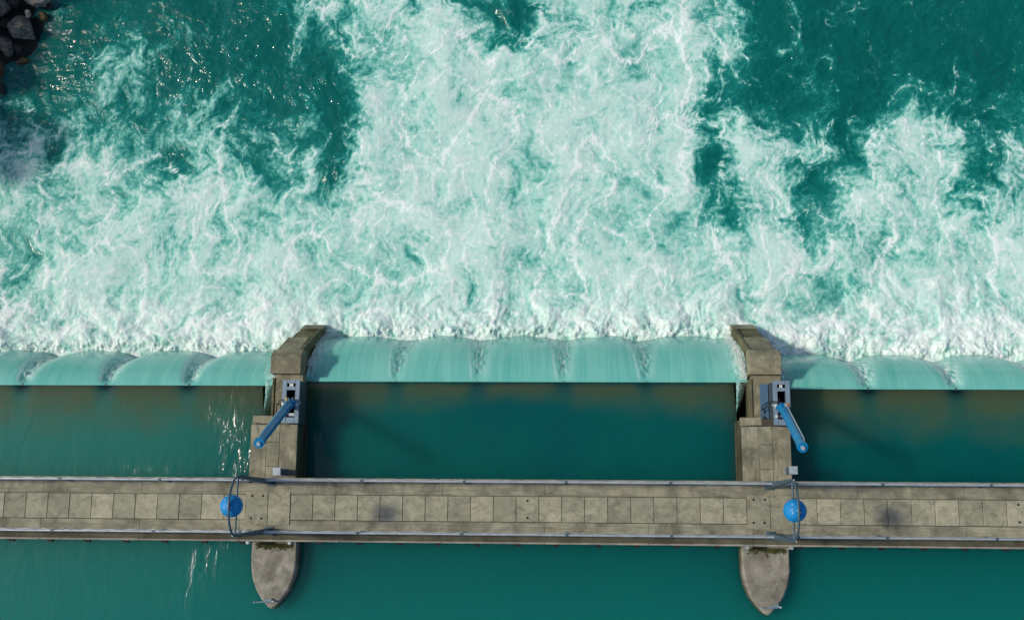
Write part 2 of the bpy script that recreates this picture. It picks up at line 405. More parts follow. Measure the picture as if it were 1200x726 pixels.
# ---- tailwater
def build_tailwater():
    dx = .036
    x = np.arange(-27.5, 27.0, dx); y = np.arange(4.2, 26.2, dx)
    X, Y = np.meshgrid(x, y)
    c, aer, wht, toe, ex = foam_fields(X, Y)
    r1, r2, r3, r4, n0, n1, n2, n3, lace, v, u = ex
    bil = np.abs(perlin(X/.95, Y/.95, 301)); bil2 = np.abs(perlin(X/.27, Y/.27, 311)); bil3 = np.abs(perlin(X/.13, Y/.13, 321))
    boil = sstep(250, 400, v)
    rough = c*(.35+.65*boil)
    Z = ZT + .16*n0 + .12*fbm(X/2.6, Y/2.2, 331, 3) + rough*(.09*n1 + .10*(bil-.25)*boil + .022*(bil2-.2)*(.3+boil) + .008*(bil3-.2)*boil) + .018*wht*c + .04*aer
    edge = BAYS[0]['land']+(BAYS[1]['land']-BAYS[0]['land'])*sstep(-.5, .5, X-PIER_X[0])+(BAYS[2]['land']-BAYS[1]['land'])*sstep(-.5, .5, X-PIER_X[1])+.30*fbm(X/1.3, X*0, 361, 3)
    f_fine = fbm(X/.22, Y/.22, 353, 3, .6)
    lump = np.abs(perlin(X/1.7+.3*n2, Y/1.4, 351)) + .22*np.abs(perlin(X/.55, Y/.5, 352))
    Z += .26*toe + (.36*lump*(1+.5*n2) + .02*f_fine)*np.exp(-((Y-edge-.45)/.65)**2) + (.30*np.abs(perlin(X/.9+.4*n2, Y/.8, 354))+.14*f_fine)*np.exp(-((Y-edge-.02)/.30)**2)
    Z += (1-c)*.05*fbm(X/.5, Y/.35, 341, 3)
    frothy = np.clip(wht + toe*(.34+.7*n2+.35*bil+.5*n3+.60*lace), 0, 1)
    chop = np.clip((1-c)*(.16+.32*sstep(-9, -20, X)+.9*n1+.5*n2), 0, 1)
    o = grid_mesh('tailwater', X, Y, Z, {'aeration': aer, 'froth': frothy, 'chop': chop}, M['tailwater'])
    tag(o, kind='structure'); o['label'] = 'foaming turquoise tailwater below the weir'
    # the river going on outside the stirred stretch
    xs = np.concatenate([-np.geomspace(600, 27.4, 30), np.linspace(-27.3, 26.8, 140), np.geomspace(26.9, 600, 30)])
    ys = np.concatenate([np.linspace(26.1, 60, 90), np.geomspace(62, 900, 24)])
    Xb, Yb = np.meshgrid(xs, ys); cb = np.clip(.62*sstep(60, 26, Yb)*sstep(9, 6, np.abs(Xb-1))*(1+.5*fbm(Xb/3, Yb/5, 5))+.05, 0, 1)
    z = Xb*0+ZT-.05
    o = grid_mesh('river', Xb, Yb, z, {'aeration': cb, 'froth': cb*.15, 'chop': Xb*0+.12}, M['tailwater']); tag(o, kind='structure')
    for sgn in (-1, 1):
        xs = np.linspace(27.3, 600, 60)*sgn; ys = np.linspace(5.0, 26.1, 20)
        if sgn < 0: xs = np.linspace(-600, -27.4, 60)
        else: xs = np.linspace(26.9, 600, 60)
        Xb, Yb = np.meshgrid(xs, ys); z = Xb*0+ZT-.06
        o = grid_mesh('river', Xb, Yb, z, {'aeration': sstep(14, 5, Yb)*.6+.05, 'froth': z*0+.02, 'chop': z*0+.12}, M['tailwater']); tag(o, kind='structure')
build_tailwater()

ZC = ZH-.03
def gapf(x, splits, wdt):
    g = 0
    for s in splits: g = g + np.exp(-((x-s)/wdt)**2)
    return g
def build_sheet(b):
    x = np.arange(b['x0'], b['x1'], .04); s = np.linspace(0, 1.12, 84)
    X, T = np.meshgrid(x, s)
    reach = b['land']-b['yc']+.15
    g = gapf(X, b['split'], .30)*sstep(0, .05, T); gw = gapf(X, b['split'], .34+.30*0)
    # width of the torn strip behind each splitter grows a little as it falls
    gs = 0; mid_bay = abs(b['yc']-5.22) < .01
    for q in b['split']: gs = gs + np.exp(-((X-q-(0 if mid_bay else .10*T))/((.10+.50*T) if mid_bay else (.20+.42*T)))**2)
    rv = random.Random(int(b['yc']*100)); amp = {q: rv.uniform(.6, 1.3) for q in b['split']}
    dp = .07 if mid_bay else .34
    bow = 1+.02*np.cos((X-b['split'][1])/3.55*2*math.pi+math.pi) + .05*fbm(X/1.1, T*0, 77, 3)*T
    yy = T*.92+.08*np.sin(T*math.pi)
    Yp = b['yc'] + reach*bow*yy*(1-(.04 if mid_bay else .13)*gs*sstep(0, .5, T))
    drop = .12*T+.88*T**1.9
    Zp = ZC - (ZC-ZT+.1)*drop
    Zp = Zp - dp*gs*(.75+.5*fbm(X*0+X/3.0, T, 409, 1))*sstep(0, .12, T)*(1-.3*T)
    turb = gs*sstep(.02, .2, T)
    near = 0; 
    for q in b['split']: near = near+(X-q)*np.exp(-((X-q)/1.3)**2)
    XF = X-.30*T*near+.10*fbm(X/.6, T*2, 407, 2)
    str1 = .6*fbm(XF/.30, T*1.1+.3*X, 401, 3)+.7*fbm(XF/1.1, T*.9, 403, 2); str2 = perlin(XF/.07, T*1.6, 411)
    Zp = Zp + .008*str1*sstep(0, .2, T) + turb*.10*fbm(X/.15, T*14, 421, 2)
    side = np.exp(-((X-b['x0'])/(.25+.5*T))**2)*(b['x0'] > -20) + np.exp(-((X-b['x1'])/.5)**2)*(b['x1'] < 20)
    Zp = Zp + side*.12*(T > .02)*(fbm(X/.2, T*9, 431, 2)+.4)
    # bright lips of the jets either side of each strip
    lip = 0
    for q in b['split']: lip = lip + np.exp(-((X-(q-.26-.46*T))/(.05+.05*T))**2)*.9 + np.exp(-((X-(q+.24+.42*T))/.14)**2)*.35
    fr = np.clip(turb*(.14 if mid_bay else .36)*(1+5*np.clip(fbm(X/.10+2*T, T*9, 441, 4), -.2, 1)) + .35*lip*sstep(0,.1,T)*(1-.6*T) + side*(.55+1.5*fbm(X/.10, T*9, 451, 4))*sstep(.0,.2,T)
                 + .14*np.clip(str2, 0, 1)*T, 0, 1)
    st = np.clip(.46+.40*str1+.12*str2+.25*(T-.5)+.12*fbm(X/2.5, T, 471, 2), 0, 1)
    thin = np.clip(turb*((.75 if mid_bay else .50)-.9*fbm(X/.12, T*8, 481, 2)) + .8*sstep(.80, .97, T), 0, 1)*.8  # darker teal in the torn strips; shadow along the toe painted in
    o = grid_mesh('falling_water', X, Yp, Zp, {'streak': st, 'froth': fr, 'thin': thin}, M['sheet'])
    tag(o, kind='structure'); return o
for b in BAYS: build_sheet(b)

# ---- headwater, one sheet up to the three crests
def build_headwater():
    x = np.concatenate([-np.geomspace(600, 30.2, 24), np.arange(-30, 30, .09), np.geomspace(30.2, 600, 24)])
    tt = np.concatenate([np.linspace(0, .999, 200)])
    ycr = np.where(x < PIER_X[0]+.2, BAYS[0]['yc'], np.where(x < PIER_X[1], BAYS[1]['yc'], BAYS[2]['yc']))
    for px in PIER_X: ycr = np.where((x > px-.93) & (x < px-.28), 3.62, ycr)      # open slot beside each pier neck
    tq = tt
    ylow = -14.0
    yl = np.concatenate([-np.geomspace(700, 14.3, 14)])
    X, T = np.meshgrid(x, tq); YC = np.broadcast_to(ycr, X.shape)
    Y = ylow+(YC-ylow)*(T/.999)
    X0, Y0 = np.meshgrid(x, yl); X = np.vstack([X0, X]); Y = np.vstack([Y0, Y]); YC = np.broadcast_to(ycr, X.shape)
    d = np.where(YC < 4, 4.0, YC)-Y
    allsp = sum([b['split'] for b in BAYS], [])
    g = gapf(X, allsp, .33)
    Z = ZH - .03*np.exp(-d/.25) - .05*g*np.exp(-d/.35) + .004*fbm(X/1.2, Y/2.5, 501, 3)
    wob = fbm(X/1.4, Y/1.1, 511, 4)
    wide = np.where(X < PIER_X[0], 1.5, np.where(X < PIER_X[1], .55+.6*np.abs(X-.5)/9, 1.4))
    sh = sstep(1.8, .1, d/wide+.5*wob)*.92*(1-.85*gapf(X, allsp, .45)*np.exp(-d/1.6))*sstep(-.02, .22, d+.1*wob+(np.abs(X-1) > 10)*1.0)
    lee = np.clip(gapf(X, allsp, .42)*np.exp(-(d/.26)**1.5)*np.where(np.abs(X-1) > 9.5, 1.2, .35), 0, 1)
    # broken, glittering patches by the left pier and thin ones elsewhere
    chop = np.exp(-((X+10.9+.25*(Y-3))/.95)**2-((Y-2.7)/1.9)**2)*1.1 + .75*np.exp(-((X+11.9-.45*(Y+2.5))/.8)**2-((Y+2.6)/1.6)**2) + .30*np.exp(-((X+14)/2.6)**2-((Y-1.6)/.5)**2)
    chop = np.clip(chop*(.8+3.0*fbm(X/.35, Y/.9, 521, 3)), 0, 1)
    o = grid_mesh('headwater', X, Y, Z, {'shallow': np.clip(sh, 0, 1), 'lee': lee, 'chop': chop}, M['headwater'])
    tag(o, kind='structure')
build_headwater()

# water slipping sideways into the gate slot beside each pier
def build_slip(px, k):
    ys = np.linspace(3.60, 5.30, 70); ts = np.linspace(0, 1, 30)
    Yg, T = np.meshgrid(ys, ts)
    start = px-.98+.10*sstep(3.6, 4.4, Yg)
    reach = .16+.40*sstep(3.7, 5.2, Yg)**1.3
    X = start+reach*T**.8+.02*fbm(Yg/.2, T*4, 601+k, 2)
    Z = ZH-.02-.9*T**1.7*(1.1-.3*sstep(3.6, 5.2, Yg))-.0+.05*fbm(Yg/.12, T*6, 611+k, 3)
    fr = np.clip(.40*T+.9*fbm(Yg/.10, T*3, 621+k, 3)+.35*sstep(4.2, 5.2, Yg), 0, 1)
    o = grid_mesh('slot_spill', X, Yg+.05*T, Z, {'streak': T*0+.6, 'froth': fr, 'thin': T*0}, M['sheet']); tag(o, kind='structure')
for k, px in enumerate(PIER_X): build_slip(px, k)

# ------------------------------------------------------------------ footbridge
def build_bridge():
    b = thing('footbridge', 'long concrete slab footbridge running straight across the weir on its piers', 'footbridge', (0, 0, 0))
    XL, XR = -33.3, 33.3
    # girder under the slabs with a rebate for them: two edge strips and a bed
    MB().span((XL, -.50, -.62), (XR, .50, -.17)).build('girder', M['edge'], b)
    def edge(y0, y1, prof, name):
        """long strip with a shallow profile: prof is a list of (fraction, height)"""
        o = MB(); seg = 4.05; x = -32.4-seg; k = 0
        pts = [(y0+(y1-y0)*f, z) for f, z in prof]
        me = MB(); n = len(pts)
        v = []
        for xx in (-seg/2+.006, seg/2-.006):
            v += [(xx, y, z) for y, z in pts]+[(xx, pts[-1][0], -.55), (xx, pts[0][0], -.55)]
        n2 = n+2
        f = [(i, n2+i, n2+i+1, i+1) for i in range(n2-1)]+[(n2-1, 2*n2-1, n2, 0)]+[tuple(range(n2)), tuple(range(2*n2-1, n2-1, -1))]
        if y1 > y0: pass
        me.add(v, f)
        d = me.build(name, M['edge'], data_only=True)
        bmx = bmesh.new(); bmx.from_mesh(d); bmesh.ops.recalc_face_normals(bmx, faces=bmx.faces); bmx.to_mesh(d); bmx.free()
        for k in range(17):
            ob = link(name, d, b, (-32.4+seg*k, 0, 0))
    edge(.512, 1.16, [(0, .0), (.08, .004), (.16, -.012), (.55, .0), (.62, .028), (.93, .035), (1, .02)], 'edge_beam')
    edge(-.512, -1.03, [(0, .0), (.10, .004), (.5, -.006), (.62, .012), (.95, .018), (1, .005)], 'edge_beam')
    # cable trough with its pale outer lip and the brackets that carry it
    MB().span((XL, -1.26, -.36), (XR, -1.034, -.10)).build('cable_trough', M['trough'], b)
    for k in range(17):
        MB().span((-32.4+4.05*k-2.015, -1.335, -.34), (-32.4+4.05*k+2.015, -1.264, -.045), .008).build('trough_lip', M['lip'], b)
    br = MB(); br.span((-.10, -1.44, -.40), (.10, -1.30, -.30)); br.span((-.12, -1.40, -.30), (.12, -1.337, -.18)); br.cyl((0, -1.39, -.44), (0, -1.39, -.28), .035, 6)
    brd = br.build('bracket', M['dark'], data_only=True)
    for k in range(-20, 21):
        x = -.62+1.57*k
        if min(abs(x-p) for p in PIER_X) < .95: continue
        link('bracket', brd, b, (x+random.uniform(-.05, .05), 0, 0))
    # slabs
    s = .9; hw = .49
    def slab(w, h0, h1, holes):
        m = MB(); ch = .012
        m.prism([(-w/2, h0), (w/2, h0), (w/2, h1), (-w/2, h1)], -.165, .0, ch)
        return m.build('paving_slab', M['slab'], data_only=True)
    normal = slab(s-.018, -hw, hw, 0); wide = slab(s-.018, -.70, .60, 0)
    socket = MB()
    ring = [(math.cos(a)*.052, math.sin(a)*.052) for a in np.linspace(0, 2*math.pi, 12, endpoint=False)]
    socket.cyl((0,0,-.02), (0,0,.004), .047, 12)
    sock = socket.build('lifting_socket', M['dark'], data_only=True)
    halo = MB().cyl((0,0,-.02), (0,0,.002), .10, 14).build('socket_grout', M['slab'], data_only=True)
    for i in range(-15, 59):
        x = (i+.5-22)*s
        big = i in (11, 12, 33, 34)
        z = .006 if big else random.uniform(-.004, .003)
        o = link('paving_slab', wide if big else normal, b, (x, 0, z+(.030 if big else 0)))
        o.rotation_euler = (0, 0, random.uniform(-.003, .003))
        if i in (11, 33):
            o['label'] = 'cover slab with four lifting sockets at its corners'
            pts = [(-.19, .44), (.24, .44), (-.21, -.44), (.21, -.44)]
        elif i in (23, 44): pts = [(.0, .33), (.0, -.33)]
        else: pts = []
        for p in pts:
            link('lifting_socket', sock, o, (p[0], p[1], .002))
    # fixings at the pier corners
    pm = MB(); pm.cyl((0,0,-.5), (0,0,.03), .055, 10); pm.box((0,.03,-.1), (.16,.05,.2)); pd = pm.build('bearing_post', M['galv'], data_only=True)
    for px in PIER_X:
        for dx in (-.86, .83): link('bearing_post', pd, b, (px+dx, -1.40, -.12))
    return b
build_bridge()

def build_railing(y, label, posts, lo, hi):
    r = thing('railing', label, 'railing', (0, y, 0), 'railings of the footbridge')
    H = 1.1
    def pipe(z, rad, a, c, name='handrail', mt='galv', sag=0.0):
        m = MB(); xs = np.arange(a, c+.5, 1.35); xs[-1] = c
        m.tube([(xx, random.uniform(-.004, .004), z) for xx in xs], rad, 8); m.build(name, M[mt], r)
    for a, c in zip([lo]+[p for p in posts if p != lo], posts+[hi]): pass
    pipe(H, .040, lo, hi, 'handrail'); pipe(.60, .018, lo, hi, 'midrail'); pipe(.16, .018, lo, hi, 'bottom_rail')
    pm = MB(); pm.box((0,0,.56), (.055,.10,1.06)); pm.box((0,0,.045), (.16,.16,.02)); pm.cyl((0,0,1.06), (0,0,1.155), .058, 10)
    pd = pm.build('post', M['mast'], data_only=True)
    for p in posts: link('post', pd, r, (p, 0, 0))
    # twisted cable strung just below the handrail
    cm = MB(); xs = np.arange(lo, hi, .11)
    cm.tube([(xx, .055+.012*math.sin(i*1.9), H-.07-.03*math.cos(i*.8)) for i, xx in enumerate(xs)], .014, 5); cm.build('cable', M['galv'], r)
build_railing(1.03, 'galvanised handrail on the downstream edge of the footbridge, nearer the white water', [-33.2,-29.2,-25.1,-21.1,-17.06,-13.05,-9.75,-5.06,-1.07,2.87,6.86,11.6,14.83,18.85,22.9,26.9,30.9,33.2], -33.3, 33.3)
build_railing(-.955, 'galvanised handrail on the upstream edge of the footbridge, above the dark cable trough', [-33.2,-29.2,-25.2,-21.2,-17.2,-13.16,-9.75,-5.15,-1.13,2.89,6.85,11.6,14.9,18.92,22.9,26.9,30.9,33.2], -33.3, 33.3)

# ------------------------------------------------------------------ mast portals and balls
def build_portal(px, label, g):
    x = px+.02
    t = thing('portal_mast', label, 'portal', (x, .03, 0), g)
    H = 4.45
    for sg in (1, -1):
        y0, y1 = sg*.96, sg*1.04
        m = MB()
        # tapering plate column with flanges
        for (dx, w) in ((-.075, .02), (.075, .02)):
            m.prism([(dx-w/2, y0-.10), (dx+w/2, y0-.10), (dx+w/2, y0+.10), (dx-w/2, y0+.10)], .02, .04)
        v = []; zs = [.03, H]; hw = [.115, .05]
        for z, hh, yy in zip(zs, hw, (y0, y1)):
            v += [(-.08, yy-hh, z), (.08, yy-hh, z), (.08, yy+hh, z), (-.08, yy+hh, z)]
        m.add(v, [(3,2,1,0), (4,5,6,7), (0,1,5,4), (1,2,6,5), (2,3,7,6), (3,0,4,7)])
        c = m.build('mast', M['mast'], t)
        MB().box((0, y0, .035), (.34, .34, .03), None, .006).build('base_plate', M['mast'], c)
        MB().cyl((0, y1, H-.02), (0, y1, H+.30), .022, 8).build('finial', M['galv'], c)
    arch = [(-.0, 1.04*math.cos(a), H-.05+.92*math.sin(a)) for a in np.linspace(0, math.pi, 25)]
    MB().tube(arch, .042, 10).build('arch', M['mast'], t)
    MB().tube([(.0, -1.04, H-.05), (0, 1.04, H-.05)], .038, 8).build('cross_tie', M['mast'], t)
    return t
build_portal(PIER_X[0], 'steel mast portal over the footbridge at the left pier, plates in dark blue shade', 'mast portals over the footbridge')
build_portal(PIER_X[1], 'tall steel mast portal over the footbridge at the right pier, its plates lit pale grey', 'mast portals over the footbridge')
def build_ball(px, label):
    R = .395; n = 40; m = MB(); v = [(0,0,R)]; f = []
    K = 26
    for i in range(1, K):
        for k in range(n):
            a = math.pi*i/K; v.append((R*math.sin(a)*math.cos(2*math.pi*k/n), R*math.sin(a)*math.sin(2*math.pi*k/n), R*math.cos(a)))
    v.append((0,0,-R))
    f += [(0, 1+k, 1+(k+1) % n) for k in range(n)]
    for i in range(K-2):
        f += [(1+i*n+k, 1+(i+1)*n+k, 1+(i+1)*n+(k+1) % n, 1+i*n+(k+1) % n) for k in range(n)]
    f += [(1+(K-2)*n+k, len(v)-1, 1+(K-2)*n+(k+1) % n) for k in range(n)]
    t = thing('signal_ball', label, 'ball', (px-.02, .03, 4.86), 'blue signal balls')
    m.add(v, f, True); s = m.build('shell', M['blueball'], t)
    MB().cyl((0, 0, R-.01), (0, 0, R+.09), .022, 8).build('hanger', M['galv'], t)
    bm_ = MB()
    for a, e in ((2.2, .9), (3.6, 1.15), (-.5, 1.25)):
        d = Vector((math.cos(a)*math.cos(e), math.sin(a)*math.cos(e), math.sin(e))); bm_.cyl(d*(R-.004), d*(R+.014), .022, 8)
    bm_.build('bolt_head', M['white'], t)
build_ball(PIER_X[0], 'blue ball hanging in the mast portal over the left pier')
build_ball(PIER_X[1], 'blue ball hanging in the mast portal over the right pier')

# ------------------------------------------------------------------ piers
def build_pier(px, side, label):
    t = thing('weir_pier', label, 'pier', (px, 0, 0), 'concrete piers of the weir')
    ZB = ZT-1.5
    # core under the slabs
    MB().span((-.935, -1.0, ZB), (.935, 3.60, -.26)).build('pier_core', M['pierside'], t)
    # three columns of slabs on the wide part
    cols = [(-.945, -.30), (-.29, .235), (.245, .945)]
    cuts = [[1.06, 3.30], [1.06, 1.62, 2.58, 3.30], [1.06, 3.30]]
    for (a, c), cu in zip(cols, cuts):
        for y0, y1 in zip(cu[:-1], cu[1:]):
            z = -.10+random.uniform(-.01, .01)
            MB().prism([(a, y0+.006), (c, y0+.006), (c, y1-.006), (a, y1-.006)], -.258, z, .014).build('capping_slab', M['pier'], t)
    # lower sill, cracked, before the neck
    MB().prism([(-.945, 3.33), (-.12, 3.33), (-.12, 3.66), (-.945, 3.66)], -.6, -.24, .02).build('cross_sill', M['pier'], t)
    MB().prism([(-.11, 3.33), (.93, 3.33), (.93, 3.60), (-.11, 3.60)], -.8, -.52, .02).build('cross_sill', M['block'], t)
    # ledges just above the water
    for sg in (-1, 1):
        a = sg*.937; c = sg*1.0
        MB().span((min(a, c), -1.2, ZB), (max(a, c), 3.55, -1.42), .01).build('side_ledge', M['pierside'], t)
    # neck
    MB().prism([(-.33, 3.61), (.85, 3.61), (.85, 5.46), (-.33, 5.46)], ZB, -1.06, .02).build('neck', M['block'], t)
    MB().span((-.34, 3.61, ZB+.3), (-.42, 5.3, -1.0)).build('gate_guide', M['tail'], t)
    # floor of the slot
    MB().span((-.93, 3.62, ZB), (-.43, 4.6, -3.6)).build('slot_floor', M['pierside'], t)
    # head block
    m = MB(); a, c = -.455, .83
    prof = [(5.44, -.70), (6.20, -.70), (6.50, -1.06), (6.50, -1.45), (5.44, -1.45)]
    v = [(a, y, z) for y, z in prof]+[(c, y, z) for y, z in prof]; n = 5
    m.add(v, [(0,1,2,3,4), (9,8,7,6,5)]+[(i, 5+i, 5+(i+1) % n, (i+1) % n) for i in range(n)]); hb = m.build('head_block', M['block'], t)
    bmx = bmesh.new(); bmx.from_mesh(hb.data); bmesh.ops.recalc_face_normals(bmx, faces=bmx.faces)
    bmesh.ops.bevel(bmx, geom=list(bmx.edges), offset=.022, segments=2, affect='EDGES'); bmx.to_mesh(hb.data); bmx.free()
    # downstream tail: a steep ramp in steps between two rims, skewed a little towards the middle bay
    d0 = .10 if side < 0 else -.05
    def sec(y, f):  # left and right at station y
        k = (y-6.5)/1.65
        sk = (.22 if side < 0 else -.20)*k
        return (-.40+sk+(.10*k if side < 0 else 0), .74+sk-(.12*k if side > 0 else .04*k))
    def wedge(y0, z0, y1, z1, l, r, name, mtl, zb=ZB):
        m = MB(); L0, R0 = sec(y0, 0); L1, R1 = sec(y1, 0)
        def X(L, R, q): return L+(R-L)*q
        P = [(X(L0,R0,l), y0, z0), (X(L0,R0,r), y0, z0), (X(L1,R1,r), y1, z1), (X(L1,R1,l), y1, z1)]
        v = P+[(p[0], p[1], zb) for p in P]
        m.add(v, [(0,1,2,3), (7,6,5,4), (0,4,5,1), (1,5,6,2), (2,6,7,3), (3,7,4,0)]); o = m.build(name, mtl, t)
        bmx = bmesh.new(); bmx.from_mesh(o.data); bmesh.ops.recalc_face_normals(bmx, faces=bmx.faces)
        bmesh.ops.bevel(bmx, geom=[e for e in bmx.edges if e.is_boundary or max(q.co.z for q in e.verts) > zb+.1 and min(q.co.z for q in e.verts) > zb+.1], offset=.02, segments=1, affect='EDGES')
        bmx.to_mesh(o.data); bmx.free()
    MB().span((-.40, 5.40, ZB), (.80, 6.49, -1.46)).build('tail_root', M['tail'], t)
    inner = (.86, 1.0) if side < 0 else (0.0, .14)
    field = (0.0, .85) if side < 0 else (.15, 1.0)
    wedge(6.51, -1.30, 7.26, -2.55, *field, 'tail_ramp', M['block'])
    wedge(7.263, -2.98, 7.60, -3.50, *field, 'tail_step', M['tail'])
    wedge(7.603, -3.62, 7.86, -4.10, *field, 'tail_step', M['tail'])
    wedge(7.863, -3.98, 8.16, -4.62, 0.0, 1.0, 'tail_toe', M['block'])
    wedge(6.51, -1.20, 7.858, -3.88, *inner, 'tail_rim', M['tail'])
    # nose, upstream of the bridge, pointed like a boat
    pts = [(-.935, -1.02), (-.94, -1.9), (-.925, -2.35), (-.84, -2.85), (-.66, -3.30), (-.42, -3.66), (-.16, -3.93), (-.02, -4.0)]
    poly = pts+[(.14, -3.90), (.40, -3.62), (.64, -3.26), (.82, -2.82), (.905, -2.35), (.915, -1.9), (.91, -1.02)]
    nz = MB().prism(poly, ZB, -1.0, .05).build('pier_nose', M['nose'], t)
    skirt = [(x*1.045, -1.02+(y+1.02)*1.02) for x, y in poly]
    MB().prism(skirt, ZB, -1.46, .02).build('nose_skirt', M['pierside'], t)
    MB().span((-.92, -1.018, ZB), (.90, -.998, -1.0)).build('joint_face', M['trough'], t)
    # white cracks of lime on the nose
    if side > 0:
        for xs_ in ([(-.62,-1.45),(-.60,-1.75),(-.52,-1.98),(-.50,-2.2),(-.44,-2.45),(-.42,-2.75)], [(.70,-1.5),(.73,-1.9),(.69,-2.25),(.67,-2.6)]):
            m = MB(); 
            for (x0, y0), (x1, y1) in zip(xs_[:-1], xs_[1:]):
                for q in range(3):
                    f0, f1 = q/3, (q+1)/3; j = .012
                    w0 = random.uniform(.010, .026); w1 = random.uniform(.008, .024)
                    a_ = (x0+(x1-x0)*f0+random.uniform(-j,j), y0+(y1-y0)*f0); b_ = (x0+(x1-x0)*f1+random.uniform(-j,j), y0+(y1-y0)*f1)
                    m.add([(a_[0]-w0, a_[1], -.997), (b_[0]-w1, b_[1], -.997), (b_[0]+w1, b_[1], -.994), (a_[0]+w0, a_[1], -.994)], [(0,1,2,3)])
            m.build('lime_streak', M['lip'], t)
    # the row of pegs and debris in the sill joint
    for k in range(7):
        MB().box((-.75+k*.09+random.uniform(-.02,.02), 3.315+random.uniform(-.02,.02), -.12), (.05, .04, .06), Euler((0,0,random.uniform(0,1)))).build('debris_stone', M['dark'], t)
    return t
build_pier(PIER_X[0], -1, 'left concrete weir pier with a boat shaped nose, a gate cylinder standing on it')
build_pier(PIER_X[1], 1, 'right concrete weir pier with two white lime streaks on its boat shaped nose')

# moss tufts in the joint between bridge and nose
def build_moss(px, label, spread):
    m = MB()
    for k in range(spread):
        x = px+random.uniform(-.75, .75) if k % 3 else px+random.gauss(.15, .25); y = -1.45-abs(random.gauss(0, .10)); r = random.uniform(.015, .045)
        for q in range(7):
            a = random.uniform(0, 6.28); l = r*random.uniform(.8, 2.0)
            p = Vector((x, y, -.99)); d = Vector((math.cos(a)*l, math.sin(a)*l, random.uniform(.01, .05))); e = Vector((-math.sin(a), math.cos(a), .3))*r*.35
            m.add([p-e, p+d, p+e], [(0,1,2)])
    o = m.build('moss', M['moss']); tag(o, kind='stuff'); o['label'] = label
mm, t_, n_, L_, B_ = mat('moss'); L_.new(ramp(t_, noise(t_, geo(t_), 7, 3), [(.35, (.10,.055,.02)), (.5, (.06,.085,.015)), (.7, (.13,.14,.03))]), B_.inputs['Base Color']); B_.inputs['Roughness'].default_value = .9
M['moss'] = mm
build_moss(PIER_X[0], 'green and brown moss in the joint on the left pier nose', 420)
build_moss(PIER_X[1], 'thin brown moss in the joint on the right pier nose', 300)

# ------------------------------------------------------------------ gates under the sheets
def build_gate(b, label):
    xm = (b['x0']+b['x1'])/2; t = thing('flap_gate', label, 'weir gate', (xm, b['yc'], 0), 'steel flap gates under the falling water')
    hw = (b['x1']-b['x0'])/2-.03
    m = MB(); pr = [(0, ZC-.10), (.25, ZC-.45), (.42, ZC-1.1), (.40, ZC-2.2), (.3, ZT-1), (-.3, ZT-1), (-.3, ZC-1.2), (-.12, ZC-.16)]
    n = len(pr); v = [(-hw, y, z) for y, z in pr]+[(hw, y, z) for y, z in pr]
    m.add(v, [(i, n+i, n+(i+1) % n, (i+1) % n) for i in range(n)]+[tuple(range(n-1, -1, -1)), tuple(range(n, 2*n))]); m.build('skin_plate', M['gate'], t)
    sp = MB(); pl = [(-.16, ZC-.20), (.02, ZC+.012), (.07, ZC-.04), (.20, ZC-.6)]
    v = [(-.035, y, z) for y, z in pl]+[(.035, y, z) for y, z in pl]
    sp.add(v, [(0,4,5,1), (1,5,6,2), (2,6,7,3), (3,7,4,0), (3,2,1,0), (4,5,6,7)]); sd = sp.build('flow_splitter', M['gate'], data_only=True)
    for q in b['split']: link('flow_splitter', sd, t, (q-xm, 0, 0))
for b, lb in zip(BAYS, ('sunken flap gate under the falling water, left of the left pier', 'sunken flap gate under the falling water between the two piers', 'sunken flap gate under the falling water, right of the right pier')): build_gate(b, lb)

# ------------------------------------------------------------------ gate drives
def build_mount(px, side, label):
    t = thing('cylinder_mount', label, 'gate drive mount', (px, 0, 0), 'steel mounts of the gate cylinders')
    x0, x1 = (.34, 1.04) if side < 0 else (.27, .93)
    y0, y1 = 3.30, 5.08; zt = .2; zb = -1.04
    def fr(a, b_, z0, z1, name, mt='frame', ch=.012):
        q = MB().prism([a, (b_[0], a[1]), b_, (a[0], b_[1])], z1-.05 if z1-z0 > .5 else z0, z1, ch).build(name, M[mt], t)
        if z1-z0 > .5:       # web below the top flange, side shade put into its dark colour
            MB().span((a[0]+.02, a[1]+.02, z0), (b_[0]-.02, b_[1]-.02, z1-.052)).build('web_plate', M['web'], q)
    # two cheek boxes, cross heads with a slotted opening
    wch = .17
    fr((x0, y0+.02), (x0+wch, y1), zb, zt, 'cheek'); fr((x1-wch, y0+.02), (x1, y1), zb, zt, 'cheek')
    fr((x0+wch+.004, 4.66), (x1-wch-.004, 4.80), zb, zt-.006, 'cross_head'); fr((x0+wch+.004, 4.93), (x1-wch-.004, y1-.01), zb, zt-.006, 'cross_head')
    fr((x0+wch+.10, 4.803), (x1-wch-.10, 4.927), zb+.6, zt-.05, 'cross_block', 'white')
    fr((x0+wch+.004, y0+.02), (x1-wch-.004, 3.56), zb, zt-.02, 'cross_head')
    fr((x0+wch+.03, 3.62), (x1-wch-.03, 3.74), zb, zt-.12, 'cross_block', 'galv')
    if side > 0:
        MB().prism([(x0-.30, 3.42), (x0-.006, 3.42), (x0-.006, 5.06), (x0-.30, 5.06)], zb, -.78, .015).build('side_plate', M['sideplate'], t)
    for xx in (x0+.07, x1-.07):
        MB().cyl((xx, 4.08, zt-.01), (xx, 4.08, zt+.15), .06, 12).build('bearing_cap', M['white'], t)
        MB().cyl((xx, 4.00, zt-.01), (xx, 4.00, zt+.07), .035, 10).build('bearing_cap', M['galv'], t)
    if side > 0: MB().cyl((x0+.09, 3.66, zt-.01), (x0+.09, 3.66, zt+.09), .05, 12).build('bearing_cap', M['white'], t)
    MB().cyl((x0-.02, 4.15, zt-.16), (x1+.02, 4.15, zt-.16), .07, 12).build('trunnion_pin', M['galv'], t)
    return t
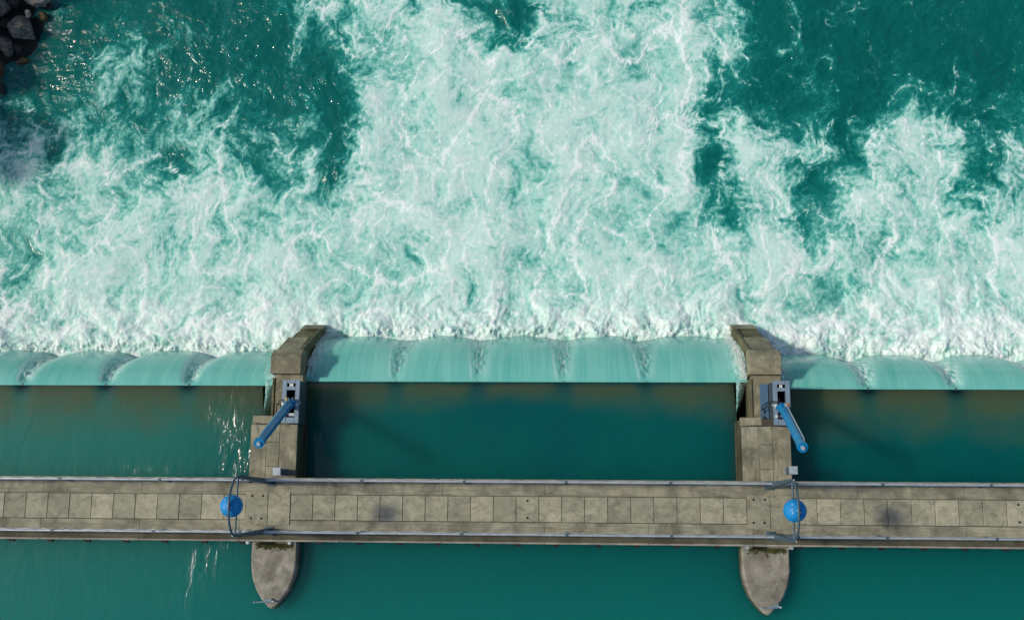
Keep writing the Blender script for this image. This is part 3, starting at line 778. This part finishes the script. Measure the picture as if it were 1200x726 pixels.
def build_cylinder(px, side, label):
    t = thing('hydraulic_cylinder', label, 'hydraulic cylinder', (px, 0, 0), 'hydraulic cylinders of the gates')
    if side < 0: a = Vector((.72, 4.22, .10)); e = Vector((.66, 2.27, 4.25))
    else: a = Vector((.60, 4.10, .10)); e = Vector((.47, 2.22, 4.25))
    d = (e-a).normalized(); L = (e-a).length
    body = MB(); body.tube([a+d*.35, a+d*(L-.1)], .165, 20); body.build('barrel', M['bluecyl'], t)
    MB().tube([a+d*.26, a+d*.42], .20, 20).build('gland_ring', M['bluecyl'], t)
    MB().tube([a+d*(L-.20), a+d*(L-.02)], .195, 20).build('end_cap', M['bluecyl'], t)
    MB().tube([a-d*1.2, a+d*.30], .085, 14).build('piston_rod', M['galv'], t)
    MB().tube([a+d*(L-.02), a+d*(L+.07)], .075, 12).build('end_plug', M['galv'], t)
    sv_ = d.cross(Vector((0,0,1))).normalized(); up = sv_.cross(d).normalized()
    if up.z < 0: up = -up
    nrm = up*.9+sv_*(.25 if side < 0 else -.55); nrm.normalize()
    pts = [a+d*.5+nrm*.17, a+d*.62+nrm*.21, a+d*(L-.45)+nrm*.21, a+d*(L-.30)+nrm*.17]
    MB().tube(pts, .022, 8).build('oil_pipe', M['galv'], t)
    for k in (1.2, 2.3, 3.4): 
        q = a+d*k; MB().tube([q-d*.025, q+d*.025], .173, 20).build('pipe_clamp', M['bluecyl'], t)
    # trunnion collar and valve block
    MB().tube([a+sv_*.26+d*.2, a-sv_*.26+d*.2], .085, 14).build('trunnion', M['bluecyl'], t)
    MB().box(a+d*.45+nrm*.22, (.16, .14, .10), Euler((.4,.1,.2)), .01).build('valve_block', M['galv'], t)
    MB().cyl(a+d*.50+nrm*.24, a+d*.50+nrm*.34, .045, 10).build('valve_cap', M['orange'] if side > 0 else M['yellow'], t)
    return t
def build_hoses(px, side, label):
    t = thing('hydraulic_hose', label, 'hose', (px, 0, 0), 'black hydraulic hoses by the gate cylinders')
    if side > 0:
        paths = [[(.55,4.1,.35),(.35,4.22,.42),(.12,4.26,.1),(-.02,4.15,-.5),(.02,3.9,-.85),(.06,3.5,-.6),(.12,3.32,-.35)],
                 [(.55,4.05,.3),(.33,4.16,.36),(.14,4.2,0),(.06,4.05,-.55),(.1,3.8,-.8),(.16,3.45,-.5),(.3,3.36,-.35),(.7,3.30,-.25),(.86,3.24,-.1)],
                 [(.15,3.40,-.40),(.4,3.33,-.33),(.6,3.36,-.3),(.84,3.28,-.1)]]
    else:
        paths = [[(.55,4.2,.3),(.3,4.25,.2),(.05,4.15,-.3),(-.12,3.95,-.7),(-.1,3.7,-.8),(0,3.45,-.5)],
                 [(.55,4.15,.3),(.34,4.18,.15),(.14,4.05,-.35),(.02,3.85,-.7),(.04,3.6,-.7),(.12,3.42,-.45)],
                 [(-.3,4.18,-.9),(-.05,4.20,-.85),(.2,4.22,-.5)]]
    for p in paths:
        # smooth the path
        P = [Vector(q) for q in p]; out = []
        for i in range(len(P)-1):
            p0, p1, p2, p3 = P[max(i-1,0)], P[i], P[i+1], P[min(i+2, len(P)-1)]
            for k in range(6):
                u = k/6; out.append(.5*((2*p1)+(p2-p0)*u+(2*p0-5*p1+4*p2-p3)*u*u+(3*p1-p0-3*p2+p3)*u**3))
        out.append(P[-1]); MB().tube(out, .020, 7).build('hose', M['rubber'], t)
    MB().box((.18 if side > 0 else .52, 3.34, -.42 if side > 0 else -.0), (.16, .06, .06), Euler((0,0,.2)), .008).build('fitting', M['orange'] if side > 0 else M['yellow'], t)
    MB().cyl((-.0, 3.33, -.5), (.0, 3.33, -.38), .035, 8).build('fitting', M['white'], t)
for px, sd, wd in ((PIER_X[0], -1, 'left'), (PIER_X[1], 1, 'right')):
    build_mount(px, sd, 'grey blue steel mount with open slot on the %s pier, holding the gate cylinder' % wd)
    build_cylinder(px, sd, 'long blue hydraulic cylinder leaning out over the left pier, in dark blue shade' if sd < 0 else 'long bright blue hydraulic cylinder leaning from the right pier, end in grey steel')
    build_hoses(px, sd, 'black hydraulic hoses looping beside the mount on the %s pier' % wd)

# small steel cabinets on the piers next to the bridge
def build_cabinet(px, dx, y, label):
    t = thing('control_cabinet', label, 'cabinet', (px+dx, y, -.10), 'small steel cabinets beside the footbridge')
    MB().box((0,0,.02), (.30,.30,.04)).build('plinth', M['frame'], t)
    MB().box((0,0,.43), (.26,.26,.78)).build('housing', M['mast'], t)  # darker colour than the lid, painting in the shade of the sides
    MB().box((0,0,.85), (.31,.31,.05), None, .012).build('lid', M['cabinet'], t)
build_cabinet(PIER_X[0], .42, 1.38, 'small steel cabinet on the left pier, pale lid and shaded dark side')
build_cabinet(PIER_X[1], .84, 1.56, 'small steel cabinet on the right edge of the right pier')

# bars on the tips of the noses
def build_bar(px, x0, x1, y, label):
    t = thing('gauge_arm', label, 'gauge arm', (px, y, -.98), 'steel arms on the tips of the pier noses')
    MB().tube([(x0, 0, .14), (x1, .05, .16)], .026, 10).build('arm', M['frame'], t)
    MB().box(((x0+x1)/2+.1, .06, .06), (.34, .11, .10), Euler((0,0,.15)), .01).build('clamp_plate', M['frame'], t)
    MB().cyl((x0, 0, .05), (x0, 0, .20), .04, 10).build('end_fitting', M['frame'], t)
    MB().cyl((x1-.08, .05, -.02), (x1-.08, .05, .22), .032, 10).build('pin', M['white'], t)
build_bar(PIER_X[0], -.66, .16, -3.74, 'thin grey steel arm across the tip of the left pier nose')
build_bar(PIER_X[1], -.24, .52, -3.72, 'thin grey steel arm with white end across the tip of the right pier nose')

# ------------------------------------------------------------------ boulders on the bank, top left
def rock_material(name, a, b_, rough=.85):
    m, t, n, L, B = mat(name); P = geo(t)
    c = mix(t, a, b_, ramp(t, noise(t, P, 2.6, 6, .7, .8), [(.40, 0.0), (.62, 1.0)]))
    c = mix(t, c, tuple(x*.35 for x in a), ramp(t, noise(t, mapped(t, P, (1, 2.2, 1)), 6, 6, .75, .6), [(.46, 0.0), (.60, .9)]))
    L.new(c, B.inputs['Base Color']); B.inputs['Roughness'].default_value = rough
    L.new(bump(t, noise(t, P, 7, 7, .8), .16, 1.0), B.inputs['Normal']); return m
M['rock_grey'] = rock_material('grey_boulder', (.19,.172,.15), (.36,.33,.295))
M['rock_pale'] = rock_material('pale_boulder', (.30,.28,.25), (.50,.47,.42))
M['rock_dark'] = rock_material('dark_wet_boulder', (.05,.05,.045), (.10,.095,.085), .5)
M['rock_ochre'] = rock_material('ochre_boulder', (.14,.095,.04), (.23,.16,.075))
M['bank'] = rock_material('wet_bank', (.008,.011,.010), (.018,.020,.018), .6)
def boulder(u, v, z, sx, sy, sz, mt, label, seed, rz=0.0):
    rnd = random.Random(seed); bmx = bmesh.new(); bmesh.ops.create_icosphere(bmx, subdivisions=4, radius=1)
    planes = []
    for k in range(11):
        d = Vector((rnd.gauss(0,1), rnd.gauss(0,1), rnd.gauss(0,.9)+.2)).normalized(); planes.append((d, rnd.uniform(.48, .80)))
    for q in bmx.verts:
        p = q.co.copy()
        for d, h in planes:
            k = p.dot(d)
            if k > h: p -= d*(k-h)*.96
        q.co = p
    for q in bmx.verts:
        p = q.co; nn = .05*math.sin(p.x*7+seed)*math.sin(p.y*6+1.3*seed)+.03*math.sin(p.z*13+p.x*11)+.02*math.sin(p.y*23+seed)*math.sin(p.x*19)
        q.co = p*(1+nn)
    me = bpy.data.meshes.new('boulder'); bmx.to_mesh(me); bmx.free(); me.materials.append(M[mt])
    x, y = unproject(u, v, z); o = link('boulder', me, None, (x, y, z)); o.scale = (sx, sy, sz); o.rotation_euler = (rnd.uniform(-.2,.2), rnd.uniform(-.2,.2), rz)
    tag(o, label, 'boulder', 'boulders of the bank'); return o
ROCKS = [(26,32,-4.5,.64,.88,.6,'rock_grey','large grey split boulder standing nearest the open water, facing the river',3,.5),
 (7,53,-4.65,.44,.60,.45,'rock_grey','dark grey oval boulder at the left edge below the large split one',5,.6),
 (44,1,-4.55,.80,.36,.5,'rock_pale','long pale boulder at the top of the bank pile',8,.05),
 (33,17,-4.4,.20,.24,.2,'rock_pale','small pale stone above the large split boulder',13,.3),
 (50,19,-4.8,.22,.40,.3,'rock_ochre','narrow ochre brown boulder right of the small pale stone',21,.2),
 (2,9,-4.4,.44,.60,.45,'rock_grey','grey boulder in the top left corner of the bank',34,.2),
 (16,4,-4.5,.36,.36,.4,'rock_dark','dark boulder at the top between the corner boulder and the long pale one',55,1.1),
 (6,27,-4.7,.36,.36,.35,'rock_dark','dark boulder between the corner boulder and the oval one',60,.7),
 (1,79,-5.0,.20,.60,.3,'rock_ochre','mossy ochre boulder low at the left edge of the bank',71,.1),
 (27,72,-5.12,.40,.24,.16,'rock_ochre','low brown boulder awash beneath the pile',89,.2),
 (40,50,-5.15,.34,.22,.12,'rock_dark','flat dark boulder awash right of the pile',97,.4),
 (1,104,-5.05,.34,.40,.25,'rock_dark','dark wet boulder lowest at the left edge, nearly awash',131,.4),
 (22,57,-4.95,.30,.26,.3,'rock_dark','dark wedge shaped boulder directly below the large split one',137,.8),
 (58,8,-5.0,.22,.30,.25,'rock_dark','small dark boulder at the right end of the long pale one',139,.8),
 (-22,20,-4.2,.7,.8,.6,'rock_grey','big grey boulder just beyond the left end of the pile',101,.3),
 (-30,62,-4.3,.7,.7,.6,'rock_pale','big pale boulder just beyond the lower left of the pile',107,.9),
 (20,-22,-4.3,.8,.7,.6,'rock_grey','big grey boulder just beyond the top of the pile',111,.2),
 (-14,-24,-4.0,.8,.7,.6,'rock_ochre','big brown boulder just beyond the top left of the pile',117,.2),
 (62,-26,-4.5,.7,.5,.5,'rock_pale','big pale boulder beyond the long pale one',121,.2)]
for r in ROCKS: boulder(*r)
def shore(Y):
    """X of the waterline of the left bank"""
    return -26.9+5.2*sstep(18.6, 23.5, Y)-.03*np.clip(Y-26, 0, 200)
def build_bank():
    x = -np.concatenate([np.linspace(20.0, 40, 110), np.geomspace(40.5, 300, 30)]); y = np.concatenate([np.linspace(3.9, 30, 130), np.geomspace(30.5, 300, 40)])
    X, Y = np.meshgrid(x[::-1], y)
    d = shore(Y)-X
    Z = ZT-.1+np.clip(d*(.75-.60*np.exp(-((Y-23.5)/3.5)**2)*(d < 4)), -1.2, 5.2)+.25*fbm(X/1.5, Y/1.5, 701, 4)*sstep(-1, 1, d)
    o = grid_mesh('river_bank', X, Y, Z, {}, M['bank']); tag(o, kind='structure')
build_bank()

# ------------------------------------------------------------------ trees on the bank, whose shade reaches the river's left edge
mm, t_, n_, L_, B_ = mat('leaves'); oi_ = geo(t_)
L_.new(ramp(t_, noise(t_, oi_, 2.2, 4), [(.35, (.03,.055,.012)), (.65, (.07,.11,.03))]), B_.inputs['Base Color']); B_.inputs['Roughness'].default_value = .6
M['leaves'] = mm; M['bark'] = concrete('bark', (.10,.075,.05), (.05,.04,.03))
def build_tree(x, y, z, h, r, label, seed):
    rnd = random.Random(seed)
    t = thing('bank_tree', label, 'tree', (x, y, z), 'trees on the left bank')
    m = MB(); m.tube([(0,0,-.5), (.1,.05,h*.25), (-.05,.1,h*.5), (.05,0,h*.8)], .20, 9, .05)
    for k in range(9):
        a = rnd.uniform(0, 6.28); b0 = h*rnd.uniform(.25, .6); l = r*rnd.uniform(.5, .9)
        m.tube([(0,0,b0), (math.cos(a)*l*.5, math.sin(a)*l*.5, b0+l*.35), (math.cos(a)*l, math.sin(a)*l, b0+l*.6)], .07, 6, .015)
    m.build('trunk', M['bark'], t)
    cl = [(rnd.gauss(0, r*.42), rnd.gauss(0, r*.42), h*.62+rnd.gauss(0, h*.16), rnd.uniform(.4, .75)*r*.7) for _ in range(34)]
    v = []; f = []
    for k in range(6500):
        c = rnd.choice(cl); d = Vector((rnd.gauss(0,1), rnd.gauss(0,1), rnd.gauss(0,1))).normalized()*c[3]*rnd.uniform(.5, 1)
        p = Vector(c[:3])+d; a = Vector((rnd.gauss(0,1), rnd.gauss(0,1), rnd.gauss(0,1))).normalized()*.17; b_ = a.orthogonal().normalized()*.11
        n = len(v); v += [p-a, p+b_, p+a, p-b_]; f.append((n, n+1, n+2, n+3))
    m = MB(); m.v = [tuple(q) for q in v]; m.f = f; m.sm = [False]*len(f); m.build('crown', M['leaves'], t)
for k, (x, y, h, r, lb) in enumerate([(-34.0, 6.5, 5.6, 2.0, 'leafy tree on the left bank closest to the weir'), (-33.8, 10.6, 6.2, 2.2, 'leafy tree on the left bank, second from the weir'),
        (-35.5, 14.6, 6.4, 2.3, 'leafy tree on the left bank, third from the weir'), (-32.3, 18.4, 7.2, 2.4, 'tall leafy tree on the left bank just below the boulders'),
        (-30.6, 26.6, 8.0, 2.3, 'tallest leafy tree on the left bank, just downstream of the boulders'), (-30.5, 31.5, 7.4, 2.6, 'leafy tree on the left bank farthest downstream')]):
    build_tree(x, y, ZT+1.6, h, r, lb, 40+k)
build_tree(-31.0, 22.2, ZT+1.6, 7.6, 2.2, 'leafy tree on the left bank right behind the boulders', 51)

# ------------------------------------------------------------------ spray: drops thrown up along the foot of the sheets and the pier tails
def build_spray(name, label, pts):
    v = []; f = []
    for (x, y, z, r) in pts:
        n = len(v); v += [(x+r,y,z),(x,y+r,z),(x-r,y,z),(x,y-r,z),(x,y,z+r),(x,y,z-r)]
        f += [(n,n+1,n+4),(n+1,n+2,n+4),(n+2,n+3,n+4),(n+3,n,n+4),(n+1,n,n+5),(n+2,n+1,n+5),(n+3,n+2,n+5),(n,n+3,n+5)]
    m = MB(); m.v = v; m.f = f; m.sm = [True]*len(f); o = m.build(name, M['spray']); tag(o, kind='stuff'); o['label'] = label
mm, t_, n_, L_, B_ = mat('spray_drops'); B_.inputs['Base Color'].default_value = (.85,.9,.88,1); B_.inputs['Roughness'].default_value = .5
M['spray'] = mm
rs = random.Random(5); pts = []
for b in BAYS:
    x0, x1 = max(b['x0'], -26), min(b['x1'], 26)
    for k in range(int((x1-x0)*260)):
        cx = rs.uniform(x0, x1); q = math.sin(cx*3.1)+math.sin(cx*7.3+1)+math.sin(cx*1.3)
        if rs.random() > .35+.2*q: continue
        h = abs(rs.gauss(0, .22)); pts.append((cx, b['land']+.25+rs.gauss(0, .22), ZT+.35+h, rs.uniform(.006, .020)))
build_spray('spray', 'white spray drops along the foot of the falling water', pts)
pts = []
for k in range(2600):      # against the shaded wall of the left pier
    y = rs.uniform(5.9, 8.5); T = (y-5.2)/(BAYS[1]['land']-5.2); x = PIER_X[0]+.86+abs(rs.gauss(0, .20))*(.6+.6*T)+.12*math.sin(y*5)*T
    z = ZC-(ZC-ZT)*min(1, max(0, T))**1.8+.20+abs(rs.gauss(0, .12)); pts.append((x, y, z, rs.uniform(.006, .018)))
for k in range(2400):      # against the sunlit wall of the right pier
    y = rs.uniform(5.3, 8.5); T = (y-5.2)/(BAYS[1]['land']-5.2); x = PIER_X[1]-.45-.18*T-abs(rs.gauss(0, .16))
    z = ZC-(ZC-ZT)*min(1, max(0, T))**1.8+.16+abs(rs.gauss(0, .12)); pts.append((x, y, z, rs.uniform(.008, .024)))
build_spray('spray', 'white spray drops against the pier tails in the middle bay', pts)
